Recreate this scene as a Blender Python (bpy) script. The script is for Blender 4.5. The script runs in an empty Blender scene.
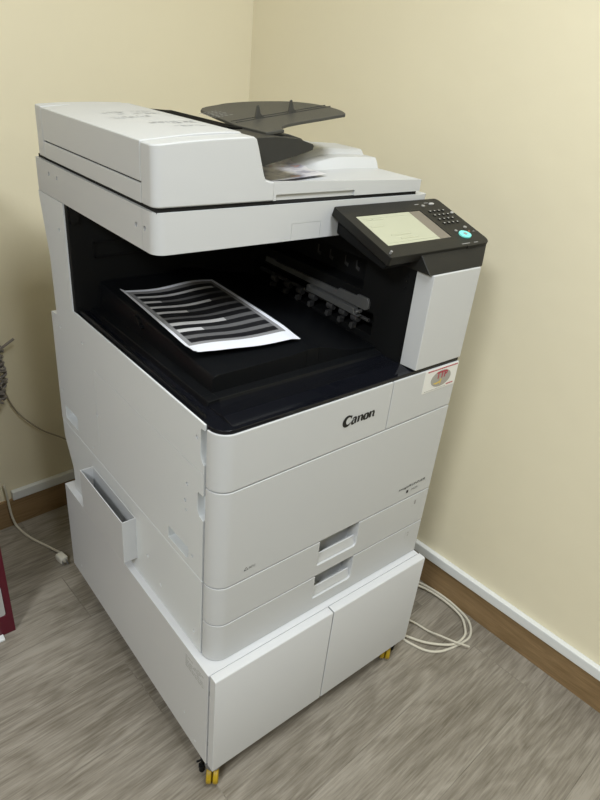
import bpy, bmesh, math, random
from mathutils import Vector, Matrix
random.seed(4)
SC = bpy.context.scene
C = SC.collection
PI = math.pi

# ------------------------------------------------------------------ materials
def mat(name, col, rough=0.5, spec=0.5, metal=0.0, bump=0.0, bscale=300.0, emit=0.0, coat=0.0, mottle=0.0):
    m = bpy.data.materials.new(name); m.use_nodes = True
    nt = m.node_tree; b = nt.nodes['Principled BSDF']
    b.inputs['Base Color'].default_value = (*col, 1)
    b.inputs['Roughness'].default_value = rough
    b.inputs['Specular IOR Level'].default_value = spec
    b.inputs['Metallic'].default_value = metal
    b.inputs['Coat Weight'].default_value = coat
    if emit:
        b.inputs['Emission Color'].default_value = (*col, 1); b.inputs['Emission Strength'].default_value = emit
    tc = nt.nodes.new('ShaderNodeTexCoord')
    if bump:
        n = nt.nodes.new('ShaderNodeTexNoise'); n.inputs['Scale'].default_value = bscale
        bp = nt.nodes.new('ShaderNodeBump'); bp.inputs['Strength'].default_value = bump; bp.inputs['Distance'].default_value = 0.001
        nt.links.new(tc.outputs['Object'], n.inputs['Vector']); nt.links.new(n.outputs['Fac'], bp.inputs['Height'])
        nt.links.new(bp.outputs['Normal'], b.inputs['Normal'])
    if mottle:
        n = nt.nodes.new('ShaderNodeTexNoise'); n.inputs['Scale'].default_value = 4.0; n.inputs['Detail'].default_value = 4
        mx = nt.nodes.new('ShaderNodeMix'); mx.data_type = 'RGBA'
        mx.inputs[6].default_value = (*[c*(1-mottle) for c in col], 1); mx.inputs[7].default_value = (*[min(1, c*(1+mottle)) for c in col], 1)
        nt.links.new(tc.outputs['Object'], n.inputs['Vector']); nt.links.new(n.outputs['Fac'], mx.inputs[0]); nt.links.new(mx.outputs[2], b.inputs['Base Color'])
    return m

M = {}
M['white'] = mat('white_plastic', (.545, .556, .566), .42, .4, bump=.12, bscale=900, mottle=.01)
M['offwhite'] = mat('side_lit_white_plastic', (.655, .680, .695), .42, .4, bump=.12, bscale=900, mottle=.01)  # white plastic lifted and cooled, light for the side put into its colour
M['cab'] = mat('white_powder_coat', (.590, .600, .615), .38, .45, bump=.1, bscale=700, mottle=.01)
M['black'] = mat('black_satin_plastic', (.0045, .005, .006), .36, .2, bump=.1, bscale=900)
M['gloss'] = mat('black_gloss_plastic', (.005, .0055, .008), .1, .3)
M['matte'] = mat('black_matte_plastic', (.006, .0065, .007), .6, .2)
M['panel'] = mat('charcoal_panel_plastic', (.0125, .0123, .011), .45, .25, bump=.15, bscale=900)
M['tray'] = mat('charcoal_tray_plastic', (.052, .051, .045), .5, .4, bump=.2, bscale=700)
M['shadowgap'] = mat('gap_shade_rubber', (.02, .02, .02), .8, .1)  # dark tone painting the shade inside gaps; also the scanner gasket rubber
M['metal'] = mat('dull_steel', (.22, .225, .23), .4, .5, metal=.6)
M['roller'] = mat('grey_roller_rubber', (.05, .05, .052), .5, .4)
M['ink'] = mat('black_ink', (.012, .012, .012), .5, .3)
M['greyink'] = mat('grey_ink', (.30, .30, .30), .6, .3)
M['paleink'] = mat('pale_grey_ink', (.40, .40, .39), .6, .3)
M['faintink'] = mat('faint_grey_ink', (.47, .48, .49), .6, .3)
M['throat'] = mat('black_throat_plastic', (.004, .004, .004), .8, .05)
M['wedge'] = mat('shaded_wedge_plastic', (.027, .027, .025), .5, .35, bump=.2, bscale=700)  # tray plastic darkened, the shade on the wedge put into its colour
M['redink'] = mat('red_ink', (.42, .03, .06), .5, .3)
M['yellowink'] = mat('yellow_ink', (.70, .52, .12), .5, .3)
M['ovalgrey'] = mat('sticker_grey', (.36, .35, .32), .5, .3)
M['greenish'] = mat('sticker_green', (.36, .45, .32), .5, .3)
M['paper'] = mat('white_paper', (.76, .78, .85), .7, .2)
M['pgrey'] = mat('printed_grey', (.24, .24, .25), .6, .2)
M['prow'] = mat('printed_dark_grey', (.13, .13, .135), .6, .2)
M['plight'] = mat('printed_light_grey', (.55, .55, .56), .6, .2)
M['pblack'] = mat('printed_black', (.014, .014, .016), .45, .3)
M['sticker'] = mat('white_sticker', (.76, .76, .74), .35, .5)
M['lcd'] = mat('lcd_olive', (.40, .41, .31), .25, .5, emit=.10)
M['lcdline'] = mat('lcd_text', (.40, .41, .30), .3, .5)
M['lcddark'] = mat('lcd_unlit_strip', (.17, .15, .125), .2, .5)
M['teal'] = mat('teal_start_button', (.20, .72, .66), .35, .5, emit=.12)
M['key'] = mat('grey_key', (.26, .26, .25), .4, .5)
M['yellow'] = mat('yellow_wheel', (.40, .265, .010), .4, .4)
M['brown'] = None
M['conduit'] = mat('white_pvc_trunking', (.74, .76, .76), .4, .4)
M['cable'] = mat('cream_cable', (.60, .57, .48), .5, .3)
M['greycable'] = mat('grey_cable', (.24, .22, .20), .5, .3, mottle=.3)
M['beigecable'] = mat('beige_grey_cable', (.33, .29, .22), .5, .3)
M['plugw'] = mat('cream_plug', (.66, .64, .56), .4, .4)
M['red'] = mat('dark_red_paint', (.085, .004, .014), .35, .4)
M['lamp'] = mat('lamp_diffuser', (1, .98, .94), .5, .1, emit=1.0)

def wall_mat():
    m = bpy.data.materials.new('cream_wall_paint'); m.use_nodes = True
    nt = m.node_tree; b = nt.nodes['Principled BSDF']; b.inputs['Roughness'].default_value = .75; b.inputs['Specular IOR Level'].default_value = .25
    tc = nt.nodes.new('ShaderNodeTexCoord'); n = nt.nodes.new('ShaderNodeTexNoise'); n.inputs['Scale'].default_value = 3; n.inputs['Detail'].default_value = 6
    mx = nt.nodes.new('ShaderNodeMix'); mx.data_type = 'RGBA'
    mx.inputs[6].default_value = (.775, .712, .535, 1); mx.inputs[7].default_value = (.810, .748, .565, 1)
    n2 = nt.nodes.new('ShaderNodeTexNoise'); n2.inputs['Scale'].default_value = 14; n2.inputs['Detail'].default_value = 5
    bp = nt.nodes.new('ShaderNodeBump'); bp.inputs['Strength'].default_value = .35; bp.inputs['Distance'].default_value = .004
    L = nt.links.new
    L(tc.outputs['Object'], n.inputs['Vector']); L(n.outputs['Fac'], mx.inputs[0]); L(mx.outputs[2], b.inputs['Base Color'])
    L(tc.outputs['Object'], n2.inputs['Vector']); L(n2.outputs['Fac'], bp.inputs['Height']); L(bp.outputs['Normal'], b.inputs['Normal'])
    return m
M['wall'] = wall_mat()
M['ceil'] = mat('white_ceiling_paint', (.8, .8, .78), .8, .2)

def wood(name, plank, c1, c2, c3, sx, pl=(1.2, .18), rough=.45, gap=.35):
    """stretched grain with cathedral figures; planks when asked"""
    m = bpy.data.materials.new(name); m.use_nodes = True
    nt = m.node_tree; N = nt.nodes.new; L = nt.links.new; b = nt.nodes['Principled BSDF']
    b.inputs['Roughness'].default_value = rough; b.inputs['Specular IOR Level'].default_value = .35
    tc = N('ShaderNodeTexCoord')
    base = tc.outputs['Object']
    if plank:
        br = N('ShaderNodeTexBrick'); br.offset = .37; br.inputs['Scale'].default_value = 1
        br.inputs['Brick Width'].default_value = pl[0]; br.inputs['Row Height'].default_value = pl[1]
        br.inputs['Mortar Size'].default_value = .0011; br.inputs['Mortar Smooth'].default_value = .1
        br.inputs['Color1'].default_value = (0, 0, 0, 1); br.inputs['Color2'].default_value = (1, 1, 1, 1); br.inputs['Mortar'].default_value = (.5, .5, .5, 1)
        L(base, br.inputs['Vector'])
        off = N('ShaderNodeVectorMath'); off.operation = 'MULTIPLY_ADD'; off.inputs[1].default_value = (7.3, 3.1, 5.7)
        L(br.outputs['Color'], off.inputs[0]); L(base, off.inputs[2]); base = off.outputs[0]
    mp = N('ShaderNodeMapping'); mp.inputs['Scale'].default_value = sx; L(base, mp.inputs['Vector'])
    # long figure
    n1 = N('ShaderNodeTexNoise'); n1.inputs['Scale'].default_value = 2.2; n1.inputs['Detail'].default_value = 3; n1.inputs['Distortion'].default_value = .6
    L(mp.outputs[0], n1.inputs['Vector'])
    rings = N('ShaderNodeMath'); rings.operation = 'MULTIPLY'; rings.inputs[1].default_value = 13; L(n1.outputs['Fac'], rings.inputs[0])
    fr = N('ShaderNodeMath'); fr.operation = 'PINGPONG'; fr.inputs[1].default_value = 1; L(rings.outputs[0], fr.inputs[0])
    # fine fibres
    mp2 = N('ShaderNodeMapping'); mp2.inputs['Scale'].default_value = (sx[0]*4, sx[1]*15, sx[2]*15); L(base, mp2.inputs['Vector'])
    n2 = N('ShaderNodeTexNoise'); n2.inputs['Scale'].default_value = 3.0; n2.inputs['Detail'].default_value = 5; n2.inputs['Roughness'].default_value = .65
    L(mp2.outputs[0], n2.inputs['Vector'])
    n3 = N('ShaderNodeTexNoise'); n3.inputs['Scale'].default_value = 1.4; n3.inputs['Detail'].default_value = 3; L(mp.outputs[0], n3.inputs['Vector'])
    a1 = N('ShaderNodeMath'); a1.operation = 'MULTIPLY_ADD'; a1.inputs[1].default_value = .22; L(fr.outputs[0], a1.inputs[0])
    a2 = N('ShaderNodeMath'); a2.operation = 'MULTIPLY_ADD'; a2.inputs[1].default_value = 1.1; a2.inputs[2].default_value = -.33; L(n2.outputs['Fac'], a2.inputs[0])
    L(a2.outputs[0], a1.inputs[2])
    a3 = N('ShaderNodeMath'); a3.operation = 'MULTIPLY_ADD'; a3.inputs[1].default_value = .85; L(n3.outputs['Fac'], a3.inputs[0]); L(a1.outputs[0], a3.inputs[2])
    cr = N('ShaderNodeValToRGB'); e = cr.color_ramp.elements
    e[0].position = .40; e[0].color = (*c1, 1); e[1].position = 1.0; e[1].color = (*c3, 1)
    k = cr.color_ramp.elements.new(.70); k.color = (*c2, 1)
    L(a3.outputs[0], cr.inputs[0]); out = cr.outputs[0]
    if plank:
        mx = N('ShaderNodeMix'); mx.data_type = 'RGBA'; mx.blend_type = 'MULTIPLY'; mx.inputs[7].default_value = (gap, gap, gap, 1)
        mf = N('ShaderNodeMath'); mf.operation = 'MULTIPLY'; mf.inputs[1].default_value = .8; L(br.outputs['Fac'], mf.inputs[0])
        L(mf.outputs[0], mx.inputs[0]); L(out, mx.inputs[6]); out = mx.outputs[2]
    L(out, b.inputs['Base Color'])
    bp = N('ShaderNodeBump'); bp.inputs['Strength'].default_value = .15; bp.inputs['Distance'].default_value = .001
    L(a1.outputs[0], bp.inputs['Height']); L(bp.outputs['Normal'], b.inputs['Normal'])
    return m
M['floor'] = wood('grey_oak_vinyl_planks', True, (.130, .112, .086), (.218, .194, .158), (.315, .286, .242), (1.1, 5.0, 1), (1.22, .183), gap=.72)
M['brown'] = wood('brown_wood_laminate', False, (.180, .112, .050), (.245, .160, .078), (.31, .205, .105), (1.2, 12, 12), rough=.4)

# ------------------------------------------------------------------ mesh helpers
def BM(): return bmesh.new()
def box(bm, x0, x1, y0, y1, z0, z1):
    v = [bm.verts.new(p) for p in ((x0,y0,z0),(x1,y0,z0),(x1,y1,z0),(x0,y1,z0),(x0,y0,z1),(x1,y0,z1),(x1,y1,z1),(x0,y1,z1))]
    for f in ((3,2,1,0),(4,5,6,7),(0,1,5,4),(1,2,6,5),(2,3,7,6),(3,0,4,7)): bm.faces.new([v[i] for i in f])
    return bm
def prism(bm, pts, axis, a, b):
    """polygon (two coordinates) extruded along the third axis from a to b"""
    def P(p, t):
        return {'x': (t, p[0], p[1]), 'y': (p[0], t, p[1]), 'z': (p[0], p[1], t)}[axis]
    A = [bm.verts.new(P(p, a)) for p in pts]; B = [bm.verts.new(P(p, b)) for p in pts]
    n = len(pts); bm.faces.new(A); bm.faces.new(B[::-1])
    for i in range(n): bm.faces.new([A[i], B[i], B[(i+1) % n], A[(i+1) % n]])
    bmesh.ops.recalc_face_normals(bm, faces=bm.faces[:])
    return bm
def rrect(x0, x1, y0, y1, r, seg=8):
    """rounded outline, r = radii at (x0y0, x1y0, x1y1, x0y1)"""
    out = []
    for (cx, cy, rr, a0) in ((x0, y0, r[0], PI), (x1, y0, r[1], 1.5*PI), (x1, y1, r[2], 0), (x0, y1, r[3], .5*PI)):
        if rr <= 0: out.append((cx, cy)); continue
        ox = cx + (rr if cx == x0 else -rr); oy = cy + (rr if cy == y0 else -rr)
        for i in range(seg+1):
            a = a0 + .5*PI*i/seg; out.append((ox + rr*math.cos(a), oy + rr*math.sin(a)))
    return out
def cyl(bm, p0, p1, r, seg=20, r2=None):
    p0 = Vector(p0); p1 = Vector(p1); d = p1-p0
    mt = Matrix.Translation((p0+p1)/2) @ d.to_track_quat('Z', 'Y').to_matrix().to_4x4()
    bmesh.ops.create_cone(bm, cap_ends=True, segments=seg, radius1=r, radius2=r if r2 is None else r2, depth=d.length, matrix=mt)
    return bm
def bev(bm, pred, w, seg=6):
    es = [e for e in bm.edges if pred(*[v.co for v in e.verts])]
    bmesh.ops.bevel(bm, geom=es, offset=w, segments=seg, profile=.5, affect='EDGES', clamp_overlap=True)
    return bm
def tube(bm, pts, r, seg=8, sub=6):
    """round tube through points, Catmull-Rom smoothed"""
    P = [Vector(p) for p in pts]; Q = []
    for i in range(len(P)-1):
        a, b, c, d = P[max(i-1, 0)], P[i], P[i+1], P[min(i+2, len(P)-1)]
        for k in range(sub):
            t = k/sub
            Q.append(.5*((2*b) + (c-a)*t + (2*a-5*b+4*c-d)*t*t + (3*b-a-3*c+d)*t**3))
    Q.append(P[-1]); rings = []; up = Vector((0, 0, 1)); prev = None
    for i, p in enumerate(Q):
        t = (Q[min(i+1, len(Q)-1)] - Q[max(i-1, 0)]).normalized()
        if prev is None: n = t.orthogonal().normalized()
        else: n = (prev - t*prev.dot(t)).normalized()
        prev = n; b = t.cross(n)
        rings.append([bm.verts.new(p + r*(math.cos(2*PI*k/seg)*n + math.sin(2*PI*k/seg)*b)) for k in range(seg)])
    for i in range(len(rings)-1):
        for k in range(seg): bm.faces.new([rings[i][k], rings[i][(k+1) % seg], rings[i+1][(k+1) % seg], rings[i+1][k]])
    bm.faces.new(rings[0][::-1]); bm.faces.new(rings[-1])
    return bm
def finish(me, ang=35):
    b = bmesh.new(); b.from_mesh(me); lim = math.radians(ang)
    for f in b.faces: f.smooth = True
    for e in b.edges: e.smooth = not (len(e.link_faces) != 2 or e.calc_face_angle(0) > lim)
    b.to_mesh(me); b.free()
def obj(name, bm, m, parent=None, bevel=0, cut=None, seg=2):
    me = bpy.data.meshes.new(name); bmesh.ops.recalc_face_normals(bm, faces=bm.faces[:]); bm.to_mesh(me); bm.free()
    o = bpy.data.objects.new(name, me); C.objects.link(o)
    if cut is not None:
        cm = bpy.data.meshes.new('cut'); bmesh.ops.recalc_face_normals(cut, faces=cut.faces[:]); cut.to_mesh(cm); cut.free()
        co = bpy.data.objects.new('cut', cm); C.objects.link(co)
        md = o.modifiers.new('b', 'BOOLEAN'); md.object = co; md.operation = 'DIFFERENCE'; md.solver = 'EXACT'; md.use_self = True
        dg = bpy.context.evaluated_depsgraph_get(); dg.update()
        me2 = bpy.data.meshes.new_from_object(o.evaluated_get(dg)); o.modifiers.clear(); o.data = me2; me2.name = name
        bpy.data.objects.remove(co); bpy.data.meshes.remove(cm); me = me2
    assert len(me.polygons) > 0, name
    finish(me)
    if cut is not None or len(me.materials): me.materials.clear()
    for x in (m if isinstance(m, (list, tuple)) else [m]): me.materials.append(x)
    if bevel:
        md = o.modifiers.new('edge', 'BEVEL'); md.width = bevel; md.segments = seg; md.limit_method = 'ANGLE'; md.angle_limit = math.radians(40); md.harden_normals = True
    if parent:
        o.parent = parent; o.matrix_parent_inverse = Matrix.Translation(parent.matrix_world.translation).inverted() if parent.type == 'EMPTY' else parent.matrix_parent_inverse.copy()
        if parent.type != 'EMPTY': o.matrix_parent_inverse = Matrix.Identity(4)
    return o
def tag(o, label=None, cat=None, group=None, kind=None):
    if label: o['label'] = label
    if cat: o['category'] = cat
    if group: o['group'] = group
    if kind: o['kind'] = kind
    return o
def thing(name, label, cat, loc, group=None):
    o = bpy.data.objects.new(name, None); C.objects.link(o); o.location = loc; o.empty_display_size = .05
    o.matrix_world = Matrix.Translation(loc)
    return tag(o, label, cat, group)
def text_bm(s, size, shear=0, offset=0):
    cu = bpy.data.curves.new('t', 'FONT'); cu.body = s; cu.size = size; cu.shear = shear; cu.offset = offset; cu.resolution_u = 3
    o = bpy.data.objects.new('t', cu); C.objects.link(o)
    dg = bpy.context.evaluated_depsgraph_get(); dg.update()
    me = bpy.data.meshes.new_from_object(o.evaluated_get(dg))
    bm = bmesh.new(); bm.from_mesh(me); bpy.data.objects.remove(o); bpy.data.curves.remove(cu); bpy.data.meshes.remove(me)
    return bm
def place_text(s, width, height, mtx, sh=0, off=0):
    bm = text_bm(s, 1, sh, off); xs = [v.co.x for v in bm.verts]; ys = [v.co.y for v in bm.verts]
    x0, x1, y0, y1 = min(xs), max(xs), min(ys), max(ys)
    for v in bm.verts: v.co = mtx @ Vector(((v.co.x-x0)/(x1-x0)*width, (v.co.y-y0)/(y1-y0)*height, 0))
    return bm
FRONT = lambda x, y, z: Matrix(((1,0,0,x),(0,0,-1,y),(0,1,0,z),(0,0,0,1)))      # text reading along +x on a face that looks towards -y
LEFT = lambda x, y, z: Matrix(((0,0,-1,x),(-1,0,0,y),(0,1,0,z),(0,0,0,1)))      # on a face that looks towards -x
def ribbon(bm, pts, mtx, bold=1):
    """calligraphic stroke: (x, y, half width) list"""
    n = len(pts); L = []; R = []
    for i, (x, yy, w) in enumerate(pts):
        w *= bold
        a = pts[max(i-1, 0)]; b = pts[min(i+1, n-1)]; dx, dy = b[0]-a[0], b[1]-a[1]; l = math.hypot(dx, dy) or 1
        L.append(bm.verts.new(mtx @ Vector((x-dy/l*w, yy+dx/l*w, 0)))); R.append(bm.verts.new(mtx @ Vector((x+dy/l*w, yy-dx/l*w, 0))))
    for i in range(n-1): bm.faces.new([L[i], R[i], R[i+1], L[i+1]])

# ------------------------------------------------------------------ the room
FL = -.062; TH = math.radians(3.5); RZ = Matrix.Rotation(TH, 4, 'Z')
DU, DV = .862, 1.044           # inner faces of the two walls in the room's own frame
CE = 2.62
def room(name, bm, m):
    me = bpy.data.meshes.new(name); bmesh.ops.recalc_face_normals(bm, faces=bm.faces[:]); bm.to_mesh(me); bm.free()
    o = bpy.data.objects.new(name, me); C.objects.link(o); me.materials.append(m); o.rotation_euler = (0, 0, TH); o['kind'] = 'structure'
    return o
X0, Y0 = -4.6, -5.2
room('floor', box(BM(), X0, DU, Y0, DV, FL-.1, FL), M['floor'])
room('ceiling', box(BM(), X0, DU, Y0, DV, CE, CE+.1), M['ceil'])
room('wall_right', box(BM(), DU, DU+.1, Y0-.1, DV+.1, FL-.1, CE+.1), M['wall'])
room('wall_back', box(BM(), X0-.1, DU, DV, DV+.1, FL-.1, CE+.1), M['wall'])
room('wall_left', box(BM(), X0-.1, X0, Y0-.1, DV, FL-.1, CE+.1), M['wall'])
room('wall_front', box(BM(), X0, DU, Y0-.1, Y0, FL-.1, CE+.1), M['wall'])
BZ, TZ = .033, .0645
o = room('baseboard_right', box(BM(), DU-.012, DU, Y0, DV, FL, BZ), M['brown'])
o = room('baseboard_back', box(BM(), X0, DU-.012, DV-.012, DV, FL, BZ), M['brown'])
def conduit(name, bm):
    o = room(name, bm, M['conduit']); md = o.modifiers.new('e', 'BEVEL'); md.width = .003; md.segments = 2; return o
conduit('trim_1', box(BM(), DU-.017, DU, Y0, DV, BZ, TZ))
conduit('trim_2', box(BM(), -.012, DU-.017, DV-.017, DV, BZ, TZ))
# baseboard grain must run along its own length
# (object coordinates: the right one is built along y, so its grain mapping is turned)
mb = M['brown'].copy(); mb.name = 'brown_wood_laminate_side'
for nd in mb.node_tree.nodes:
    if nd.type == 'MAPPING': s = nd.inputs['Scale'].default_value; nd.inputs['Scale'].default_value = (s[1], s[0], s[2])
bpy.data.objects['baseboard_right'].data.materials[0] = mb

# ------------------------------------------------------------------ cabinet stand
cab = thing('cabinet_stand', 'low white two-door cabinet on yellow castors carrying the photocopier', 'cabinet', (.285, .34, FL))
CT = .2875
body = box(BM(), -.015, .585, -.014, .697, .006, CT)
holes = BM()
for (y, z) in ((.03, .03), (.075, .075), (.635, .045), (.52, .03)):
    cyl(holes, (-.02, y, z), (-.0135, y, z), .0028, 12)
obj('carcass', body, M['cab'], cab, .0025, holes)
for (a, b) in ((-.0135, .2828), (.2858, .5835)):
    bm = box(BM(), a, b, -.037, -.0175, .008, .2925)
    bev(bm, lambda p, q: abs(p.z-q.z) < 1e-6 and p.z > .2 and p.y < -.03 and q.y < -.03, .004, 2)
    obj('door', bm, M['cab'], cab, .0012)
for x in (-.011, .581):
    for z in (.075, .235): obj('hinge', box(BM(), x-.001, x+.001, -.0178, -.0138, z-.006, z+.006), M['metal'], cab)
gp = box(BM(), -.008, .578, -.0176, -.0139, .02, .275)
obj('door_gap_shade', gp, M['shadowgap'], cab)  # dark sheet standing in for the shade between doors and carcass
lb = BM()
for k in range(6):
    z = .268-k*.006
    y = .070
    while y > .004:
        w = random.uniform(.006, .014)
        if random.random() < .8: box(lb, -.0154, -.015, max(y-w, .002), y, z-.0035, z-.0008)
        y -= w+.0022
obj('rating_label', lb, M['paleink'], cab)['label'] = 'small grey printed label'
def castor(x, y, rz):
    b = BM(); cyl(b, (x, y, -.006), (x, y, .006), .018, 20)
    mt = Matrix.Translation((x, y, 0)) @ Matrix.Rotation(rz, 4, 'Z')
    k = BM(); prism(k, [(-.010, -.006), (.010, -.006), (.008, -.030), (.004, -.036), (-.006, -.034)], 'y', -.0015, .0015)
    for v in k.verts: v.co = mt @ v.co
    me = bpy.data.meshes.new('x'); k.to_mesh(me); k.free(); b.from_mesh(me); bpy.data.meshes.remove(me)
    f = obj('castor', b, M['metal'], cab, .001)
    for s in (-1, 1):
        w = BM(); cyl(w, mt @ Vector((0, s*.0012, FL+.0225)), mt @ Vector((0, s*.0130, FL+.0225)), .0225, 28)
        o = obj('wheel', w, M['yellow'], f, .003)
castor(.003, -.015, math.radians(52)); castor(.545, -.009, math.radians(45)); castor(.02, .64, math.radians(80)); castor(.548, .64, math.radians(110))
for (x, y) in ((-.006, .014), (.578, -.006)):
    b = BM(); cyl(b, (x, y, FL+.022), (x, y, .006), .0035, 12); cyl(b, (x, y, FL+.012), (x, y, FL+.020), .0075, 16)
    cyl(b, (x-.012, y+.004, FL+.036), (x+.010, y-.004, FL+.040), .0024, 8)
    cyl(b, (x, y, FL), (x, y, FL+.012), .0065, 16)
    obj('levelling_foot', b, M['matte'], cab, .001)

# ------------------------------------------------------------------ photocopier
W = .585
CT += .0004
cop = thing('photocopier', 'large white and black office photocopier standing on the cabinet', 'photocopier', (.285, .34, CT))
# lower housing with rear chamfer
low = prism(BM(), [(.0400, CT), (.660, CT), (.664, .356), (.703, .430), (.705, .4790), (.0400, .4790)], 'x', 0, W)
ct = BM()
def slot(bm, pts, d=.006): prism(bm, pts, 'x', -.01, d)
for (y, z) in ((.20, .335), (.255, .372), (.065, .325)): cyl(ct, (-.01, y, z), (.004, y, z), .0035, 14)
obj('lower_housing', low, M['offwhite'], cop, .0015, ct)
# upper housing + rear column (one moulded shell)
up = prism(BM(), [(.0400, .4812), (.0400, .812), (.5675, .8125), (.571, 1.0335), (.702, 1.0335), (.672, .90), (.668, .7705), (.703, .766), (.706, .4812)], 'x', 0, W)
ct = BM()
for (y, z, r) in ((.0625, .778, .0038), (.0933, .665, .0036), (.100, .6256, .0036), (.0965, .606, .0032), (.0745, .514, .0034), (.477, .6055, .0036), (.529, .7554, .0036), (.655, .745, .004), (.6555, .5145, .003), (.685, .57, .003), (.6, .975, .004), (.515, .500, .003), (.6, .5, .003)):
    cyl(ct, (-.01, y, z), (.014, y, z), r, 14)
slot(ct, [(.163, .495), (.163, .519), (.160, .523), (.090, .523), (.087, .519), (.087, .503), (.094, .495)], .020)
slot(ct, [(.675, .497), (.675, .530), (.672, .534), (.604, .534), (.601, .530), (.601, .503), (.607, .497)], .020)
# notches at the front edge
slot(ct, [(.030, .801), (.050, .801), (.0515, .797), (.0515, .752), (.048, .742), (.042, .735), (.030, .735)], .014)
slot(ct, [(.030, .672), (.056, .672), (.058, .668), (.058, .632), (.052, .623), (.030, .616)], .014)
# moulded access-panel outline (fine grooves)
box(ct, -.01, .0012, .041, .476, .7145, .7157); box(ct, -.01, .0012, .4752, .4764, .52, .7157)
obj('upper_housing', up, M['offwhite'], cop, .0012, ct)
# dark sheet behind the front covers, painting the shade in their gaps
obj('front_gap_shade', box(BM(), .006, W-.006, .0368, .0388, CT+.006, .806), M['shadowgap'], cop)

# front covers
R = .033
def cover(x0, x1, z0, z1, left=True):
    return prism(BM(), rrect(x0, x1, 0, .0355, (R if left else 0, 0, 0, 0), 12), 'z', z0, z1)
XL = .0008
def tilt(bm, lo):
    for v in bm.verts:
        if (v.co.z < .75) == lo and v.co.z > .6: v.co.z -= .009-.008*v.co.x/W
    return bm
o = obj('front_cover', tilt(cover(XL, .3882, .7050, .8060), True), M['white'], cop, .0012)
o = obj('toner_cover', tilt(cover(.3900, W, .7050, .8060, False), True), M['white'], cop, .0012)
door = obj('front_door', tilt(cover(XL, W, .4820, .7022), True), M['white'], cop, .0012)
dz = ((.3872, .4790, '1'), (CT+.001, .3842, '2'))
for (z0, z1, num) in dz:
    c = BM(); prism(c, rrect(.2505, .3605, z1-.064, z1+.02, (.0, .008, 0, 0), 4), 'y', -.01, .031)
    d = obj('paper_drawer', cover(XL, W, z0, z1), M['white'], cop, .0010, c)
    h = BM()
    prism(h, [(.004, z1-.063), (.008, z1-.045), (.008, z1-.0405), (.0115, z1-.0400), (.0125, z1-.043), (.013, z1-.063)], 'x', .2512, .3598)
    obj('handle', h, M['white'], d, .001)
    n = box(BM(), .533, .549, -.0004, .0002, z1-.034, z1-.012)
    pl = obj('size_label', n, M['white'], d)
    n = place_text(num, .005, .011, FRONT(.539, -.0007, z1-.028)); obj('number', n, M['greyink'], d)

# Logo on the upper cover, drawn stroke by stroke
lg = BM()
LX, LZ, LS = .2655, .7455, .0200
SH = Matrix(((1, .10, 0, 0), (0, 1, 0, 0), (0, 0, 1, 0), (0, 0, 0, 1)))
BOLD = 1.3
def L_(dx): return FRONT(LX, -.0004, LZ) @ SH @ Matrix.Scale(LS, 4) @ Matrix.Translation((dx, 0, 0))
def arc(cx, cy, rx, ry, a0, a1, wf, n=22):
    return [(cx+rx*math.cos(math.radians(a0+(a1-a0)*i/n)), cy+ry*math.sin(math.radians(a0+(a1-a0)*i/n)), wf(i/n)) for i in range(n+1)]
# C
ribbon(lg, arc(.54, .47, .42, .48, 38, 330, lambda t: .035+.125*math.sin(PI*min(1, t*1.0))**1.2, 30), L_(0), BOLD)
ribbon(lg, [(.88, .62, .01), (.89, .76, .06), (.86, .90, .085), (.80, .97, .02)], L_(0), BOLD)
# a
ribbon(lg, [(1.10, .50, .03), (1.17, .60, .06), (1.30, .66, .055), (1.44, .62, .09), (1.49, .48, .105), (1.49, .15, .105), (1.56, .02, .07), (1.66, .05, .02)], L_(0), BOLD)
ribbon(lg, arc(1.28, .19, .19, .20, 75, 330, lambda t: .025+.075*math.sin(PI*t), 20), L_(0), BOLD)
# n
def nn(dx):
    ribbon(lg, [(.02, .55, .02), (.12, .64, .05), (.20, .58, .10), (.20, .30, .10), (.20, 0, .10)], L_(dx), BOLD)
    ribbon(lg, [(.24, .44, .02), (.38, .60, .05), (.54, .62, .08), (.62, .48, .10), (.62, .15, .10), (.68, .02, .07), (.80, .05, .02)], L_(dx), BOLD)
nn(1.66)
# o
ribbon(lg, arc(2.80, .31, .235, .30, 90, 450, lambda t: .045+.085*abs(math.sin(2*PI*t)), 36), L_(0), BOLD)
nn(3.12)
for v in lg.verts: v.co.x = LX + (v.co.x-LX)*(.0845/(LS*4.05))
obj('logo', lg, M['ink'], cop)['label'] = 'black maker logo lettering'
obj('model_name', place_text('imageRUNNER', .088, .0082, FRONT(.473, -.0004, .5115), .1, .01), M['ink'], door)
b = BM(); box(b, .5005, .5065, -.0006, .0002, .4985, .5055); obj('model_mark', b, M['ink'], door)
obj('model_number', place_text('2625i', .022, .0058, FRONT(.516, -.0004, .500), .1), M['ink'], door)
b = BM()
ribbon(b, [(0, 0, .0006), (.008, 0, .0006), (.004, .007, .0006), (0, 0, .0006)], FRONT(.064, -.0004, .5035))
obj('warning_mark', b, M['ink'], door)
obj('warning_text', place_text('MFG', .014, .0055, FRONT(.0745, -.0004, .5035), .1, .02), M['greyink'], door)

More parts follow.
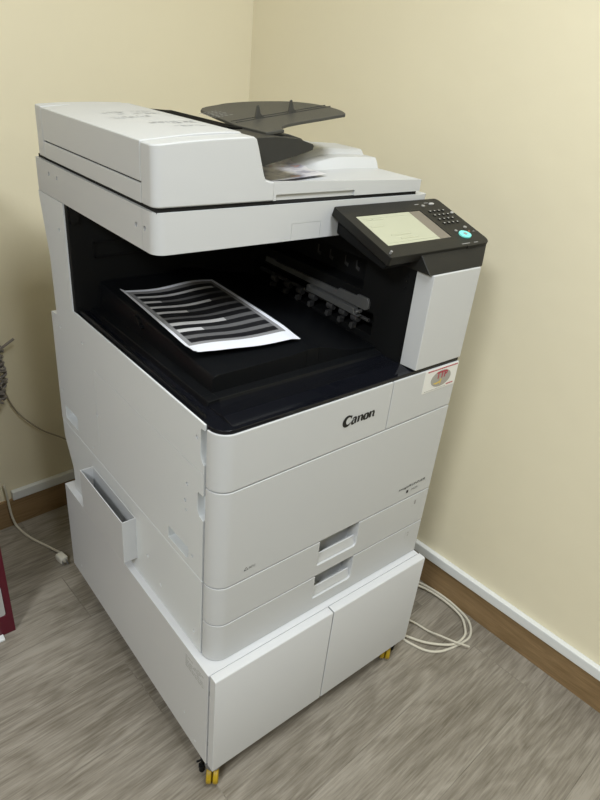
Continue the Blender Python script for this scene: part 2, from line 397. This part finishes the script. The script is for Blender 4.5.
# sticker: pale rectangle with a grey oval and red TTP
st = obj('sticker', prism(BM(), rrect(.4800, .5838, .7545, .8055, (.002,)*4, 3), 'y', -.0005, .0004), M['sticker'], bpy.data.objects['toner_cover'])
b = BM(); prism(b, [(.533+.031*math.cos(2*PI*i/40), .7795+.0185*math.sin(2*PI*i/40)) for i in range(40)], 'y', -.0008, 0)
obj('sticker_oval', b, M['ovalgrey'], bpy.data.objects['toner_cover'])
obj('sticker_lettering', place_text('TTP', .034, .016, FRONT(.517, -.0011, .780), 0, .035), M['redink'], bpy.data.objects['toner_cover'])
b = BM()
x = .488
while x < .578: w = random.uniform(.002, .005); box(b, x, x+w, -.0008, 0, .8005, .8032); x += w+.0012
obj('sticker_heading', b, M['redink'], bpy.data.objects['toner_cover']); b = BM()
x = .555
while x < .576: w = random.uniform(.002, .004); box(b, x, x+w, -.0008, 0, .7595, .762); x += w+.001
obj('sticker_small_print', b, M['redink'], bpy.data.objects['toner_cover'])
b = BM(); ribbon(b, [(.511, .7715, .0007), (.52, .770, .0022), (.531, .7725, .0016), (.537, .777, .0008)], FRONT(0, -.0011, 0)); ribbon(b, [(.53, .781, .0006), (.5325, .772, .0018), (.5325, .7655, .0008)], FRONT(0, -.00115, 0))
obj('sticker_emblem', b, M['yellowink'], bpy.data.objects['toner_cover'])
b = BM()
x = .487
while x < .55: w = random.uniform(.002, .004); box(b, x, x+w, -.0008, 0, .757, .7585); x += w+.0015
obj('sticker_grey_print', b, M['paleink'], bpy.data.objects['toner_cover'])

# black deck
dk = prism(BM(), rrect(.0035, W-.001, .0035, .568, (R-.003, 0, 0, 0), 10), 'z', .800, .8130)
obj('deck', dk, M['gloss'], cop, .0012)
bm = prism(BM(), [(.006, .812), (.040, .8172), (.044, .8172), (.047, .8155), (.12, .8150), (.12, .812)], 'x', .034, .4425)
obj('deck_lip', bm, M['gloss'], cop, .0008)
lip = prism(BM(), [(.055, .812), (.058, .8185), (.562, .8215), (.562, .812)], 'x', .009, .0135)
obj('side_lip', lip, M['black'], cop, .0008)
# cavity lining
obj('cavity_back', box(BM(), .003, .45, .556, .5705, .812, 1.0325), M['matte'], cop, .001)
b = BM(); box(b, .05, .20, .5535, .5565, .955, .958); box(b, .05, .053, .5535, .5565, .925, .958); box(b, .05, .2, .5535, .5565, .925, .928)
box(b, .006, .022, .549, .5565, 1.0, 1.031)
obj('cavity_rib', b, M['black'], cop)
ib = box(BM(), .4465, W-.002, .0375, .57, .812, 1.0325)
ct = BM(); box(ct, .43, .500, .13, .545, .840, .885); box(ct, .43, .49, .17, .50, .925, .985)
obj('engine_block', ib, M['matte'], cop, .0015, ct)
dots = BM()
for (y, z) in ((.06, .985), (.06, .975), (.062, .963)): cyl(dots, (.4450, y, z), (.4466, y, z), .0015, 10)
obj('sensor_mark', dots, M['black'], cop)
# exit unit
rl = BM()
prism(rl, [(.490, .893), (.490, .905), (.455, .9065), (.45, .903), (.235, .904), (.232, .909), (.180, .9095), (.176, .914), (.148, .914), (.142, .906), (.142, .893), (.150, .888)], 'x', .4405, .4465)
obj('exit_rail', rl, M['metal'], cop, .001)
r2 = BM()
prism(r2, [(.325, .876), (.325, .889), (.175, .886), (.172, .877), (.160, .872)], 'x', .432, .4465)
cyl(r2, (.431, .318, .886), (.4465, .318, .886), .005, 14); cyl(r2, (.431, .165, .881), (.4465, .165, .881), .004, 12)
obj('guide_plate', r2, M['metal'], cop, .0008)
sh = BM(); cyl(sh, (.452, .52, .866), (.452, .145, .866), .004, 12); obj('roller_shaft', sh, M['roller'], cop)
for y in (.455, .405, .36, .315, .255, .215, .178):
    b = BM(); cyl(b, (.447, y-.009, .862), (.447, y+.009, .862), .0085, 18); obj('exit_roller', b, M['roller'], cop, .0015)
    b = BM(); prism(b, [(y-.004, .852), (y+.004, .852), (y+.006, .842), (y-.002, .839)], 'x', .435, .449); obj('roller_clip', b, M['roller'], cop, .0006)
for y in (.36, .32, .27, .235, .205):
    b = BM(); prism(b, [(y, .962), (y+.003, .962), (y+.003, .944), (y-.008, .940), (y-.009, .948), (y-.005, .948), (y, .950)], 'x', .4885, .491); obj('cable_hook', b, M['roller'], cop)
# pillar cover
pc = prism(BM(), [(.4460, 0), (W-.0005, 0), (W-.0005, .0385), (.4425, .0385)], 'z', .8155, 1.0045)
obj('pillar_cover', pc, M['white'], cop, .0015)

# output tray
prof = [(.055, .8155), (.055, .846), (.058, .851), (.066, .8535), (.12, .8535), (.22, .8545), (.262, .858), (.285, .8575), (.31, .851), (.34, .841), (.375, .834), (.42, .828), (.4395, .826), (.4395, .8155)]
tr = prism(BM(), prof, 'y', .106, .551)
for v in tr.verts:
    if v.co.y > .5 and v.co.z > .82: v.co.z += .022; 
bev(tr, lambda p, q: abs(p.x-q.x) < 1e-5 and abs(p.y-q.y) < 1e-5 and p.x < .06 and p.y < .2, .012, 6)
ct = BM(); prism(ct, [(.256, .82), (.256, .87), (.2568, .87), (.2568, .82)], 'y', .10, .112); prism(ct, [(.286, .82), (.286, .87), (.2868, .87), (.2868, .82)], 'y', .10, .112)
ot = obj('output_tray', tr, M['black'], cop, .0015, ct)
b = BM(); prism(b, [(.030, .812), (.034, .8215), (.056, .8225), (.056, .812)], 'y', .085, .548); prism(b, [(.085, .812), (.088, .8205), (.107, .8225), (.107, .812)], 'x', .034, .44)
obj('tray_skirt', b, M['black'], ot, .001)
b = BM(); prism(b, [(.36, .8535), (.37, .861), (.385, .862), (.395, .856), (.395, .850), (.36, .848)], 'x', .050, .056); cyl(b, (.048, .352, .848), (.056, .352, .848), .004, 12)
obj('tray_latch', b, M['black'], ot, .0008)

# scanner unit
sc_ = prism(BM(), rrect(.0, .625, .192, .702, (.019, .012, .006, .006), 10), 'z', 1.0350, 1.0995)
ct = BM()
for (y, z) in ((.630, 1.078), (.588, 1.077), (.253, 1.070), ): cyl(ct, (-.01, y, z), (.012, y, z), .0042, 14)
cyl(ct, (-.01, .2245, 1.0705), (.012, .2245, 1.0705), .0042, 14)
for (a, b_, c, d) in ((.266, .334, 1.0645, 1.0652), (.266, .2667, 1.03, 1.0652), (.3333, .334, 1.03, 1.0652)): box(ct, a, b_, .185, .1928, c, d)
box(ct, -.01, .0006, .2318, .2326, 1.03, 1.11)
obj('scanner_unit', sc_, M['white'], cop, .0022, ct, 3)
obj('scanner_gasket', box(BM(), .006, .59, .1965, .695, 1.098, 1.1062), M['shadowgap'], cop)

# document feeder
fb = BM()
frontprof = [(0, 1.1065), (0, 1.1955), (.05, 1.2005), (.10, 1.2040), (.15, 1.2065), (.176, 1.2072), (.1815, 1.2040), (.186, 1.192), (.2000, 1.1480), (.2040, 1.1410), (.2130, 1.1380), (.222, 1.1375), (.222, 1.1065)]
prism(fb, frontprof, 'y', .192, .2328)
bev(fb, lambda p, q: abs(p.x) < 1e-5 and abs(q.x) < 1e-5 and p.y < .2 and q.y < .2, .014, 8)
feed = obj('document_feeder', fb, M['white'], cop, .0028, None, 3)
cv = prism(BM(), [(0, 1.1380), (0, 1.1965), (.05, 1.2020), (.10, 1.2068), (.15, 1.2090), (.176, 1.2093), (.180, 1.2075), (.180, 1.1385)], 'y', .2335, .640)
bev(cv, lambda p, q: False, .01) if False else None
obj('feeder_cover', cv, M['white'], feed, .0022)
rr = prism(BM(), [(0, 1.1065), (0, 1.1980), (.05, 1.2025), (.12, 1.2060), (.176, 1.2070), (.180, 1.2050), (.180, 1.1065)], 'y', .6408, .678)
bev(rr, lambda p, q: p.x < .001 and q.x < .001 and p.y > .67 and q.y > .67, .01, 5)
obj('feeder_rear_cap', rr, M['white'], feed, .0022)
ss = box(BM(), 0, .18, .2337, .640, 1.1065, 1.1358)
obj('feeder_side_strip', ss, M['white'], feed, .0015)
obj('feeder_gap', box(BM(), .004, .18, .2335, .64, 1.13, 1.145), M['shadowgap'], feed)
# faint instructions on the cover
for (y, n, x0, x1) in ((.50, 3, .06, .15), (.47, 2, .07, .16), (.44, 3, .05, .12), (.36, 4, .08, .16), (.31, 2, .10, .15)):
    ic = BM()
    for k in range(n):
        x = x0
        while x < x1:
            w = random.uniform(.004, .012)
            if random.random() < .75:
                f = lambda t: 1.1975+(.0055*t/.05 if t < .05 else .0055+(t-.05)*.0038/.05 if t < .10 else .0093+(t-.1)*.0022/.05)
                z = f(x+w/2)+.0004
                v = [ic.verts.new(p) for p in ((x, y-k*.007, f(x)+.0004), (x+w, y-k*.007, f(x+w)+.0004), (x+w, y-k*.007+.0035, f(x+w)+.0004), (x, y-k*.007+.0035, f(x)+.0004))]; ic.faces.new(v)
            x += w+.003
    obj('instruction_print', ic, M['faintink'], feed)
# delivery surface (height field with the two raised ribs)
def ss_(t): t = max(0, min(1, t)); return t*t*(3-2*t)
def hz(x, y):
    rim = 1.1375-.0085*(x-.222)/.37
    inner = 1.119+.012*ss_((x-.24)/.26)
    z = rim + (inner-rim)*ss_((y-.200)/.02)*(1-ss_((x-.50)/.085))
    g = ss_((x-.34)/.15)
    z += .020*g*ss_((y-.318)/.009)
    z += .010*g*ss_((y-.366)/.010)*(1-ss_((y-.46)/.05))
    z += .026*(1-g)*ss_((y-.46)/.08)*ss_((x-.26)/.1)
    z -= .004*g*ss_((y-.56)/.06)
    return z
dl = BM(); nx, ny = 64, 72; xs = [.2215+(.5965-.2215)*i/nx for i in range(nx+1)]; ys = [.193+(.640-.193)*j/ny for j in range(ny+1)]
T = [[dl.verts.new((x, y, hz(x, y))) for y in ys] for x in xs]
B = [[dl.verts.new((x, y, 1.1065)) for y in ys] for x in xs]
for i in range(nx):
    for j in range(ny):
        dl.faces.new([T[i][j], T[i+1][j], T[i+1][j+1], T[i][j+1]]); dl.faces.new([B[i][j], B[i][j+1], B[i+1][j+1], B[i+1][j]])
for i in range(nx):
    dl.faces.new([T[i][0], B[i][0], B[i+1][0], T[i+1][0]]); dl.faces.new([T[i][ny], T[i+1][ny], B[i+1][ny], B[i][ny]])
for j in range(ny):
    dl.faces.new([T[0][j], T[0][j+1], B[0][j+1], B[0][j]]); dl.faces.new([T[nx][j], B[nx][j], B[nx][j+1], T[nx][j+1]])
ct = BM(); box(ct, .2275, .411, .18, .1965, 1.10, 1.1165)
obj('delivery_tray', dl, M['white'], feed, 0, ct)
# dark throat and feed wedge
th = prism(BM(), [(.176, 1.112), (.176, 1.1935), (.182, 1.198), (.215, 1.200), (.255, 1.2015), (.302, 1.1985), (.334, 1.190), (.337, 1.187), (.335, 1.180), (.292, 1.169), (.214, 1.1525), (.206, 1.148), (.2035, 1.112)], 'y', .2345, .332)
obj('feed_wedge', th, M['wedge'], feed, .0008)
th = prism(BM(), [(.176, 1.112), (.176, 1.2062), (.236, 1.2035), (.249, 1.2035), (.262, 1.188), (.206, 1.15), (.2035, 1.112)], 'y', .333, .590)
obj('feed_throat', th, M['throat'], feed, .001)
b = prism(BM(), [(.253, 1.2020), (.300, 1.1995), (.328, 1.1925), (.334, 1.189), (.335, 1.1915), (.329, 1.1955), (.30, 1.2025), (.253, 1.2035)], 'y', .262, .325)
obj('wedge_rib', b, M['tray'], feed, .0005)
# input tray plate: sloped outline
SL = .15
outl = [(.250, .350), (.266, .300), (.278, .268), (.300, .290), (.322, .302), (.355, .300), (.40, .296), (.452, .296), (.480, .312), (.499, .345), (.508, .395), (.505, .450), (.488, .495), (.460, .525), (.420, .553), (.370, .568), (.330, .566), (.290, .545), (.256, .525)]
def zt(x): return 1.205+SL*(x-.25)
def sm(pts, n=4):
    out = []; N = len(pts)
    for i in range(N):
        a, b, c, d = [Vector((*pts[(i+k) % N], 0)) for k in (-1, 0, 1, 2)]
        for k in range(n):
            t = k/n; q = .5*((2*b)+(c-a)*t+(2*a-5*b+4*c-d)*t*t+(3*b-a-3*c+d)*t**3); out.append((q.x, q.y))
    return out
outl = [(.250, .262), (.300, .256), (.330, .256), (.345, .262), (.40, .266), (.437, .272), (.466, .292), (.486, .330), (.497, .385), (.495, .440), (.480, .485), (.452, .520), (.418, .550), (.380, .566), (.350, .566), (.288, .538), (.250, .354)]
outl = [(.25+(x-.25)*.965, y) for x, y in outl]
ol = outl[:2] + sm(outl)[8:-8] + outl[-2:]
tp = BM(); A = [tp.verts.new((x, y, zt(x))) for x, y in ol]; Bv = [tp.verts.new((x, y, zt(x)-.0055)) for x, y in ol]
tp.faces.new(A); tp.faces.new(Bv[::-1])
for i in range(len(ol)): tp.faces.new([A[i], Bv[i], Bv[(i+1) % len(ol)], A[(i+1) % len(ol)]])
ct = BM(); prism(ct, sm([(.285, .20), (.285, .255), (.300, .283), (.335, .293), (.40, .290), (.47, .280), (.50, .20)], 3), 'z', 1.15, 1.30)
it = obj('input_tray', tp, M['tray'], feed, .0012, ct)
for (x, y) in ((.315, .380), (.392, .378)):
    b = prism(BM(), [(x-.006, zt(x-.006)-.001), (x-.002, zt(x)+.021), (x+.001, zt(x)+.023), (x+.006, zt(x)+.008), (x+.016, zt(x+.016)-.001)], 'y', y-.0025, y+.0025)
    obj('tray_fin', b, M['tray'], it, .0008)
b = BM()
for y in (.372, .388): prism(b, [(.262, zt(.262)-.001), (.262, zt(.262)+.0012), (.49, zt(.49)+.0012), (.49, zt(.49)-.001)], 'y', y, y+.0016)
obj('tray_guide_rail', b, M['tray'], it)
b = BM()
for k in range(5):
    x = .262
    while x < .30:
        w = random.uniform(.004, .008); y = .50-k*.014
        v = [b.verts.new(p) for p in ((x, y, zt(x)+.0003), (x+w, y, zt(x+w)+.0003), (x+w, y+.004, zt(x+w)+.0003), (x, y+.004, zt(x)+.0003))]; b.faces.new(v); x += w+.003
obj('tray_print', b, M['greyink'], it)
obj('tray_post', box(BM(), .415, .435, .50, .545, 1.14, 1.224), M['white'], feed, .003)

# control panel
PM = Matrix.Translation((.356, .030, 1.0395)) @ Matrix.Rotation(.319, 4, 'X')
def onp(bm):
    for v in bm.verts: v.co = PM @ v.co
    return bm
sl = prism(BM(), rrect(0, .290, 0, .164, (.004, .020, .010, .004), 8), 'z', -.017, 0)
ct = BM(); box(ct, .024, .2015, .033, .128, -.002, .01)
panel = obj('control_panel', onp(sl), M['panel'], cop, .0022, onp(ct), 3)
bl = BM()
zp = lambda y: 1.0395+(y-.030)*math.tan(.319)-.006
top_ = rrect(.4385, .6455, .0315, .135, (.002, .020, .003, .002), 8); bot_ = rrect(.4385, .604, .004, .115, (.002, .018, .003, .002), 8)
ta = [bl.verts.new((x, y, zp(y))) for x, y in top_]; tb = [bl.verts.new((x, y, 1.0048)) for x, y in bot_]
bl.faces.new(ta); bl.faces.new(tb[::-1])
for i in range(len(ta)): bl.faces.new([ta[i], tb[i], tb[(i+1) % len(ta)], ta[(i+1) % len(ta)]])
obj('panel_base', bl, M['panel'], panel, .0015)
b = prism(BM(), [(.040, 1.024), (.17, 1.070), (.188, 1.070), (.188, 1.04), (.06, 1.008)], 'x', .372, .44)
obj('panel_bracket', b, M['matte'], panel, .003)
obj('screen', onp(box(BM(), .0245, .168, .0335, .1275, -.0028, -.0012)), M['lcd'], panel)
b = BM()
for (u, v, w) in ((.035, .112, .018), (.058, .112, .026), (.06, .060, .05), (.035, .090, .03), (.075, .048, .045)): box(b, u, u+w, v, v+.0035, -.0012, -.0009)
box(b, .0245, .168, .118, .1185, -.0012, -.0009); box(b, .0245, .168, .0405, .041, -.0012, -.0009)
obj('screen_text', onp(b), M['lcdline'], panel)
obj('screen_strip', onp(box(BM(), .168, .201, .0335, .1275, -.0028, -.0012)), M['lcddark'], panel)
for r_ in range(4):
    for c_ in range(4):
        u, v = .2235+.0135*c_, .119-.0142*r_
        b = prism(BM(), [(u+.0046*math.cos(2*PI*i/16), v+.0036*math.sin(2*PI*i/16)) for i in range(16)], 'z', -.001, .0016)
        obj('key', onp(b), M['panel'], panel, .0005)
        b = BM(); box(b, u-.0015, u+.0015, v-.0014, v+.0014, .0016, .0019); obj('key_symbol', onp(b), M['paleink'], panel)
for (u, v, rx, ry, m_) in ((.2235, .140, .0045, .0035, 'key'), (.253, .1445, .0075, .0035, 'paleink'), (.281, .108, .0045, .003, 'paleink'), (.266, .056, .0045, .0035, 'key'), (.229, .0485, .0035, .003, 'key')):
    b = prism(BM(), [(u+rx*math.cos(2*PI*i/16), v+ry*math.sin(2*PI*i/16)) for i in range(16)], 'z', -.001, .002)
    obj('function_key', onp(b), M[m_], panel, .0005)
u, v = .2400, .0330
obj('start_button', onp(prism(BM(), [(u+.0150*math.cos(2*PI*i/32), v+.0118*math.sin(2*PI*i/32)) for i in range(32)], 'z', -.001, .003)), M['teal'], panel, .001)['label'] = 'oval teal start button'
obj('start_symbol', onp(prism(BM(), [(u+.005*math.cos(2*PI*i/16), v+.004*math.sin(2*PI*i/16)) for i in range(16)], 'z', .003, .0033)), M['greyink'], panel)
for (u, v, w) in ((.205, .1465, .012), (.236, .149, .012), (.203, .0065, .024), (.240, .006, .012), (.274, .040, .006)): obj('key_caption', onp(box(BM(), u, u+w, v, v+.0018, 0, .0003)), M['greyink'], panel)
obj('indicator', onp(box(BM(), .262, .2655, .041, .0435, 0, .0006)), mat('amber_led', (.6, .12, .03), .4, .4, emit=.3), panel)
b = box(BM(), .212, .240, -.0015, .004, -.012, .0004); obj('usb_flap', onp(b), M['panel'], panel, .001)
b = BM(); cyl(b, PM @ Vector((.008, .012, -.006)), PM @ Vector((.008, .010, .006)), .0022, 10); obj('stylus_tip', b, M['greyink'], panel)

# side pocket
pk = BM(); box(pk, -.031, 0.0, .307, .530, .326, .438)
ct = BM(); box(ct, -.0285, -.001, .3095, .5275, .3285, .45)
obj('side_pocket', pk, M['white'], cop, .0009, ct)['label'] = 'open-topped white document pocket'

# ------------------------------------------------------------------ printed sheet in the output tray
def paper_z(u, v):     # u 0..1 along x, v 0..1 along y
    return .8685 + .0125*v + .0050*ss_((v-.9)/.1)*0 + .0030*math.sin(u*7.5+v*2.2)*(.6+.4*v) + .004*(1-ss_(v/.12))*(1-ss_(u/.25)) + .0045*(1-ss_(u/.05)) - .0035*ss_((u-.9)/.1)*(1-ss_(v/.2))
sh = BM(); NU, NV = 48, 96
PX0, PX1, PY0, PY1 = .052, .264, .164, .461
def pp(u, v):
    return (PX0+(PX1-PX0)*u+.008*v+.003*v*math.sin(u*3), PY0+(PY1-PY0)*v-.024*u*(1-v)-.004*u, paper_z(u, v))
G = [[sh.verts.new(pp(i/NU, j/NV)) for j in range(NV+1)] for i in range(NU+1)]
labels_ = {1: (0, .30), 2: (0, .55), 4: (.0, .24), 5: (0, .62), 7: (0, .40), 8: (0, .95), 3: (0, 0), 6: (0, 0)}
ROW = 8.6
lens_ = [0, .28, .62, .0, .34, .72, .2, .95, .0, .5]
for i in range(NU):
    for j in range(NV):
        f = sh.faces.new([G[i][j], G[i+1][j], G[i+1][j+1], G[i][j+1]])
        u = (i+.5)/NU; v = (j+.5)/NV; mi = 0
        if .045 < u < .955 and .105 < v < .965:
            mi = 1
            if .085 < u < .915 and .135 < v < .93:
                t = (v-.135)/(.93-.135)*ROW; k = int(t); fr = t-k; uu = (u-.085)/.83
                mi = 3 if fr < .62 else 4
                if fr >= .62 and uu < lens_[k]: mi = 2
        f.material_index = mi
bmesh.ops.recalc_face_normals(sh, faces=sh.faces[:])
o = obj('printed_sheet', sh, [M['paper'], M['pgrey'], M['plight'], M['pblack'], M['prow']], None)
md = o.modifiers.new('t', 'SOLIDIFY'); md.thickness = .0004; md.offset = 0
tag(o, 'white sheet printed with black bars lying in the black output tray', 'paper')

# sheet under the feed wedge
def print_mat():
    m = bpy.data.materials.new('printed_picture_paper'); m.use_nodes = True; nt = m.node_tree; b = nt.nodes['Principled BSDF']; b.inputs['Roughness'].default_value = .35
    tc = nt.nodes.new('ShaderNodeTexCoord'); n = nt.nodes.new('ShaderNodeTexNoise'); n.inputs['Scale'].default_value = 26; n.inputs['Detail'].default_value = 3
    cr = nt.nodes.new('ShaderNodeValToRGB'); e = cr.color_ramp.elements; e[0].position = .38; e[0].color = (.25, .25, .36, 1); e[1].position = .54; e[1].color = (.66, .65, .70, 1)
    k = e.new(.66); k.color = (.74, .73, .74, 1); k2 = e.new(.36); k2.color = (.45, .25, .25, 1)
    nt.links.new(tc.outputs['Object'], n.inputs['Vector']); nt.links.new(n.outputs['Fac'], cr.inputs[0]); nt.links.new(cr.outputs[0], b.inputs['Base Color']); return m
sh = BM(); n = 24
G = [[None]*(n+1) for _ in range(n+1)]
for i in range(n+1):
    for j in range(n+1):
        x = .235+.165*i/n; y = .262+.17*j/n
        G[i][j] = sh.verts.new((x, y, max(hz(x, y), 1.1225+.010*ss_((x-.25)/.2))+.0018))
for i in range(n):
    for j in range(n): sh.faces.new([G[i][j], G[i+1][j], G[i+1][j+1], G[i][j+1]])
o = obj('picture_sheet', sh, print_mat()); md = o.modifiers.new('t', 'SOLIDIFY'); md.thickness = .0004; md.offset = 0
tag(o, 'pale printed sheet with coloured pictures lying under the dark feeder tray', 'paper')

# ------------------------------------------------------------------ cables and the things at the left
cz = FL+.0035
o = obj('cable_coil', tube(BM(), [(.60, .17, cz), (.72, .20, cz), (.790, .165, cz), (.828, .116, cz), (.847, .040, cz), (.846, -.031, cz), (.832, -.078, cz), (.795, -.108, cz), (.751, -.109, cz), (.690, -.096, cz), (.656, -.073, cz), (.637, -.037, cz), (.628, .005, cz), (.640, .07, cz),
    (.70, .135, cz+.007), (.76, .145, cz+.007), (.812, .099, cz+.007), (.831, .027, cz+.007), (.827, -.045, cz+.007), (.801, -.084, cz+.007), (.771, -.103, cz+.007), (.723, -.100, cz+.007), (.671, -.058, cz+.007), (.638, -.008, cz+.007), (.61, .06, cz)], .0034, 8, 8), M['cable'])
tag(o, 'coiled cream cable on the floor beside the cabinet and right wall', 'cable')
o = obj('loose_cable', tube(BM(), [(.605, .105, cz+.015), (.650, .062, cz+.013), (.689, .024, cz+.006), (.704, -.030, cz+.006), (.711, -.062, cz+.0145), (.728, -.100, cz+.0155), (.740, -.118, cz+.0145), (.754, -.134, cz+.010)], .0026, 8, 8), M['cable'])
tag(o, 'thin cream cable end crossing the cable coil on the floor', 'cable')
pw = thing('power_cable', 'cream power cable running from the back wall down onto the floor', 'cable', (-.03, .85, FL))
obj('cord', tube(BM(), [(-.094, 1.030, .10), (-.092, 1.024, .075), (-.090, 1.020, .01), (-.087, 1.018, -.025), (-.079, 1.008, cz), (-.064, .943, cz), (-.038, .883, cz), (-.020, .838, cz+.003), (-.014, .812, cz+.010)], .0036, 8, 8), M['cable'], pw)
pb = BM(); box(pb, -.026, -.002, .778, .812, FL, FL+.022); 
for v in pb.verts:
    v.co = Matrix.Translation((-.019, .795, 0)) @ Matrix.Rotation(math.radians(12), 4, 'Z') @ Matrix.Translation((.014, -.795, 0)) @ v.co
obj('plug', pb, M['plugw'], pw, .005, None, 3)
b = BM()
for (x, y) in ((-.024, .775), (-.012, .773)): box(b, x-.0015, x+.0015, y-.012, y+.006, FL+.008, FL+.014)
obj('prong', b, M['metal'], pw)

wb = thing('cable_bundle', 'tangled grey cable bundle hanging on the back wall at left', 'cable', (-.06, 1.0, .40))
bt = BM(); pts = []
for i in range(90):
    a = i*.9; t = i/89
    pts.append((-.054+.013*math.cos(a)+.006*math.sin(i*1.7)-.010*t, 1.0205+.008*math.sin(a), .540-.150*t+.006*math.sin(i*2.3)))
tube(bt, pts, .0032, 7, 4); obj('loop', bt, M['greycable'], wb)
bt = BM(); tube(bt, [(-.075, 1.022, .508), (-.053, 1.022, .542), (-.031, 1.022, .558), (-.007, 1.022, .572)], .0036, 7); tube(bt, [(-.078, 1.022, .533), (-.058, 1.022, .552), (-.044, 1.022, .560)], .0036, 7)
obj('end', bt, M['greycable'], wb)
o = obj('wall_cable', tube(BM(), [(-.070, 1.034, .44), (-.050, 1.034, .415), (-.038, 1.035, .372), (-.017, 1.036, .324), (.021, 1.036, .273), (.054, 1.040, .238), (.092, 1.042, .207), (.138, 1.044, .167), (.20, 1.046, .12), (.24, 1.046, .09)], .0022, 7), M['beigecable'])
tag(o, 'thin beige cable sagging along the back wall behind the photocopier', 'cable')

rb = thing('red_box', 'dark red upright box with pale inset plate at the left picture edge', 'box', (-.41, .74, FL))
c = box(BM(), -.62, -.2093, .6134, .88, FL, 1.14)  # unseen upper part added, its height chosen to shade the back wall
ct = BM(); box(ct, -.60, -.2245, .60, .6165, .003, .106)
obj('casing', c, M['red'], rb, .004, ct)
obj('nameplate', prism(BM(), rrect(-.598, -.2262, .005, .104, (.006,)*4, 4), 'y', .614, .618), M['paleink'], rb)['label'] = 'pale grey inset plate'
obj('clip', box(BM(), -.30, -.241, .595, .6134, FL, FL+.006), M['conduit'], rb, .001)

# ------------------------------------------------------------------ lamps
def lampbox(i, u, v, su, sv, watts):
    p = RZ @ Vector((u, v, CE-.001))
    t = thing('ceiling_light', 'flat white ceiling light panel above the room', 'light', p, 'ceiling light panels')
    fr = BM(); box(fr, u-su/2-.02, u+su/2+.02, v-sv/2-.02, v+sv/2+.02, CE-.012, CE-.001)
    for vv in fr.verts: vv.co = RZ @ vv.co
    obj('frame', fr, M['conduit'], t)
    dd = box(BM(), u-su/2, u+su/2, v-sv/2, v+sv/2, CE-.0135, CE-.012)
    for vv in dd.verts: vv.co = RZ @ vv.co
    obj('diffuser', dd, M['lamp'], t)
    la = bpy.data.lights.new('ceiling_lamp', 'AREA'); la.shape = 'RECTANGLE'; la.size = su; la.size_y = sv; la.energy = watts; la.color = (.93, .975, 1)
    lo = bpy.data.objects.new('ceiling_lamp', la); C.objects.link(lo); lo.location = p - Vector((0, 0, .02)); lo.rotation_euler = (0, 0, TH)
lampbox(0, .05, -.65, .6, .6, 33)
lampbox(1, -2.0, -1.0, .6, .6, 72)
lampbox(2, -.2, -3.2, .6, .6, 6)

w = bpy.data.worlds.new('World'); SC.world = w; w.use_nodes = True
w.node_tree.nodes['Background'].inputs[0].default_value = (.9, .93, 1, 1); w.node_tree.nodes['Background'].inputs[1].default_value = .02

# ------------------------------------------------------------------ camera
cd = bpy.data.cameras.new('camera'); cam = bpy.data.objects.new('camera', cd); C.objects.link(cam); SC.camera = cam
cd.sensor_fit = 'VERTICAL'; cd.sensor_height = 24; cd.lens = 618.6133/800*24; cd.clip_start = .01
a, b_, r = math.radians(41.974), math.radians(28.8709), math.radians(5.982)
F = Vector((math.sin(a)*math.cos(b_), math.cos(a)*math.cos(b_), -math.sin(b_)))
Rt = Vector((math.cos(a), -math.sin(a), 0)); U = Rt.cross(F)
R2 = math.cos(r)*Rt + math.sin(r)*U; U2 = -math.sin(r)*Rt + math.cos(r)*U
mw = Matrix((( R2.x, U2.x, -F.x, -.4380), (R2.y, U2.y, -F.y, -.6603), (R2.z, U2.z, -F.z, 1.3227), (0, 0, 0, 1)))
cam.matrix_world = mw

vs = SC.view_settings
SC.display_settings.display_device = 'sRGB'
vs.view_transform = 'Standard'; vs.look = 'None'; vs.gamma = 1; vs.use_curve_mapping = False; vs.exposure = 0
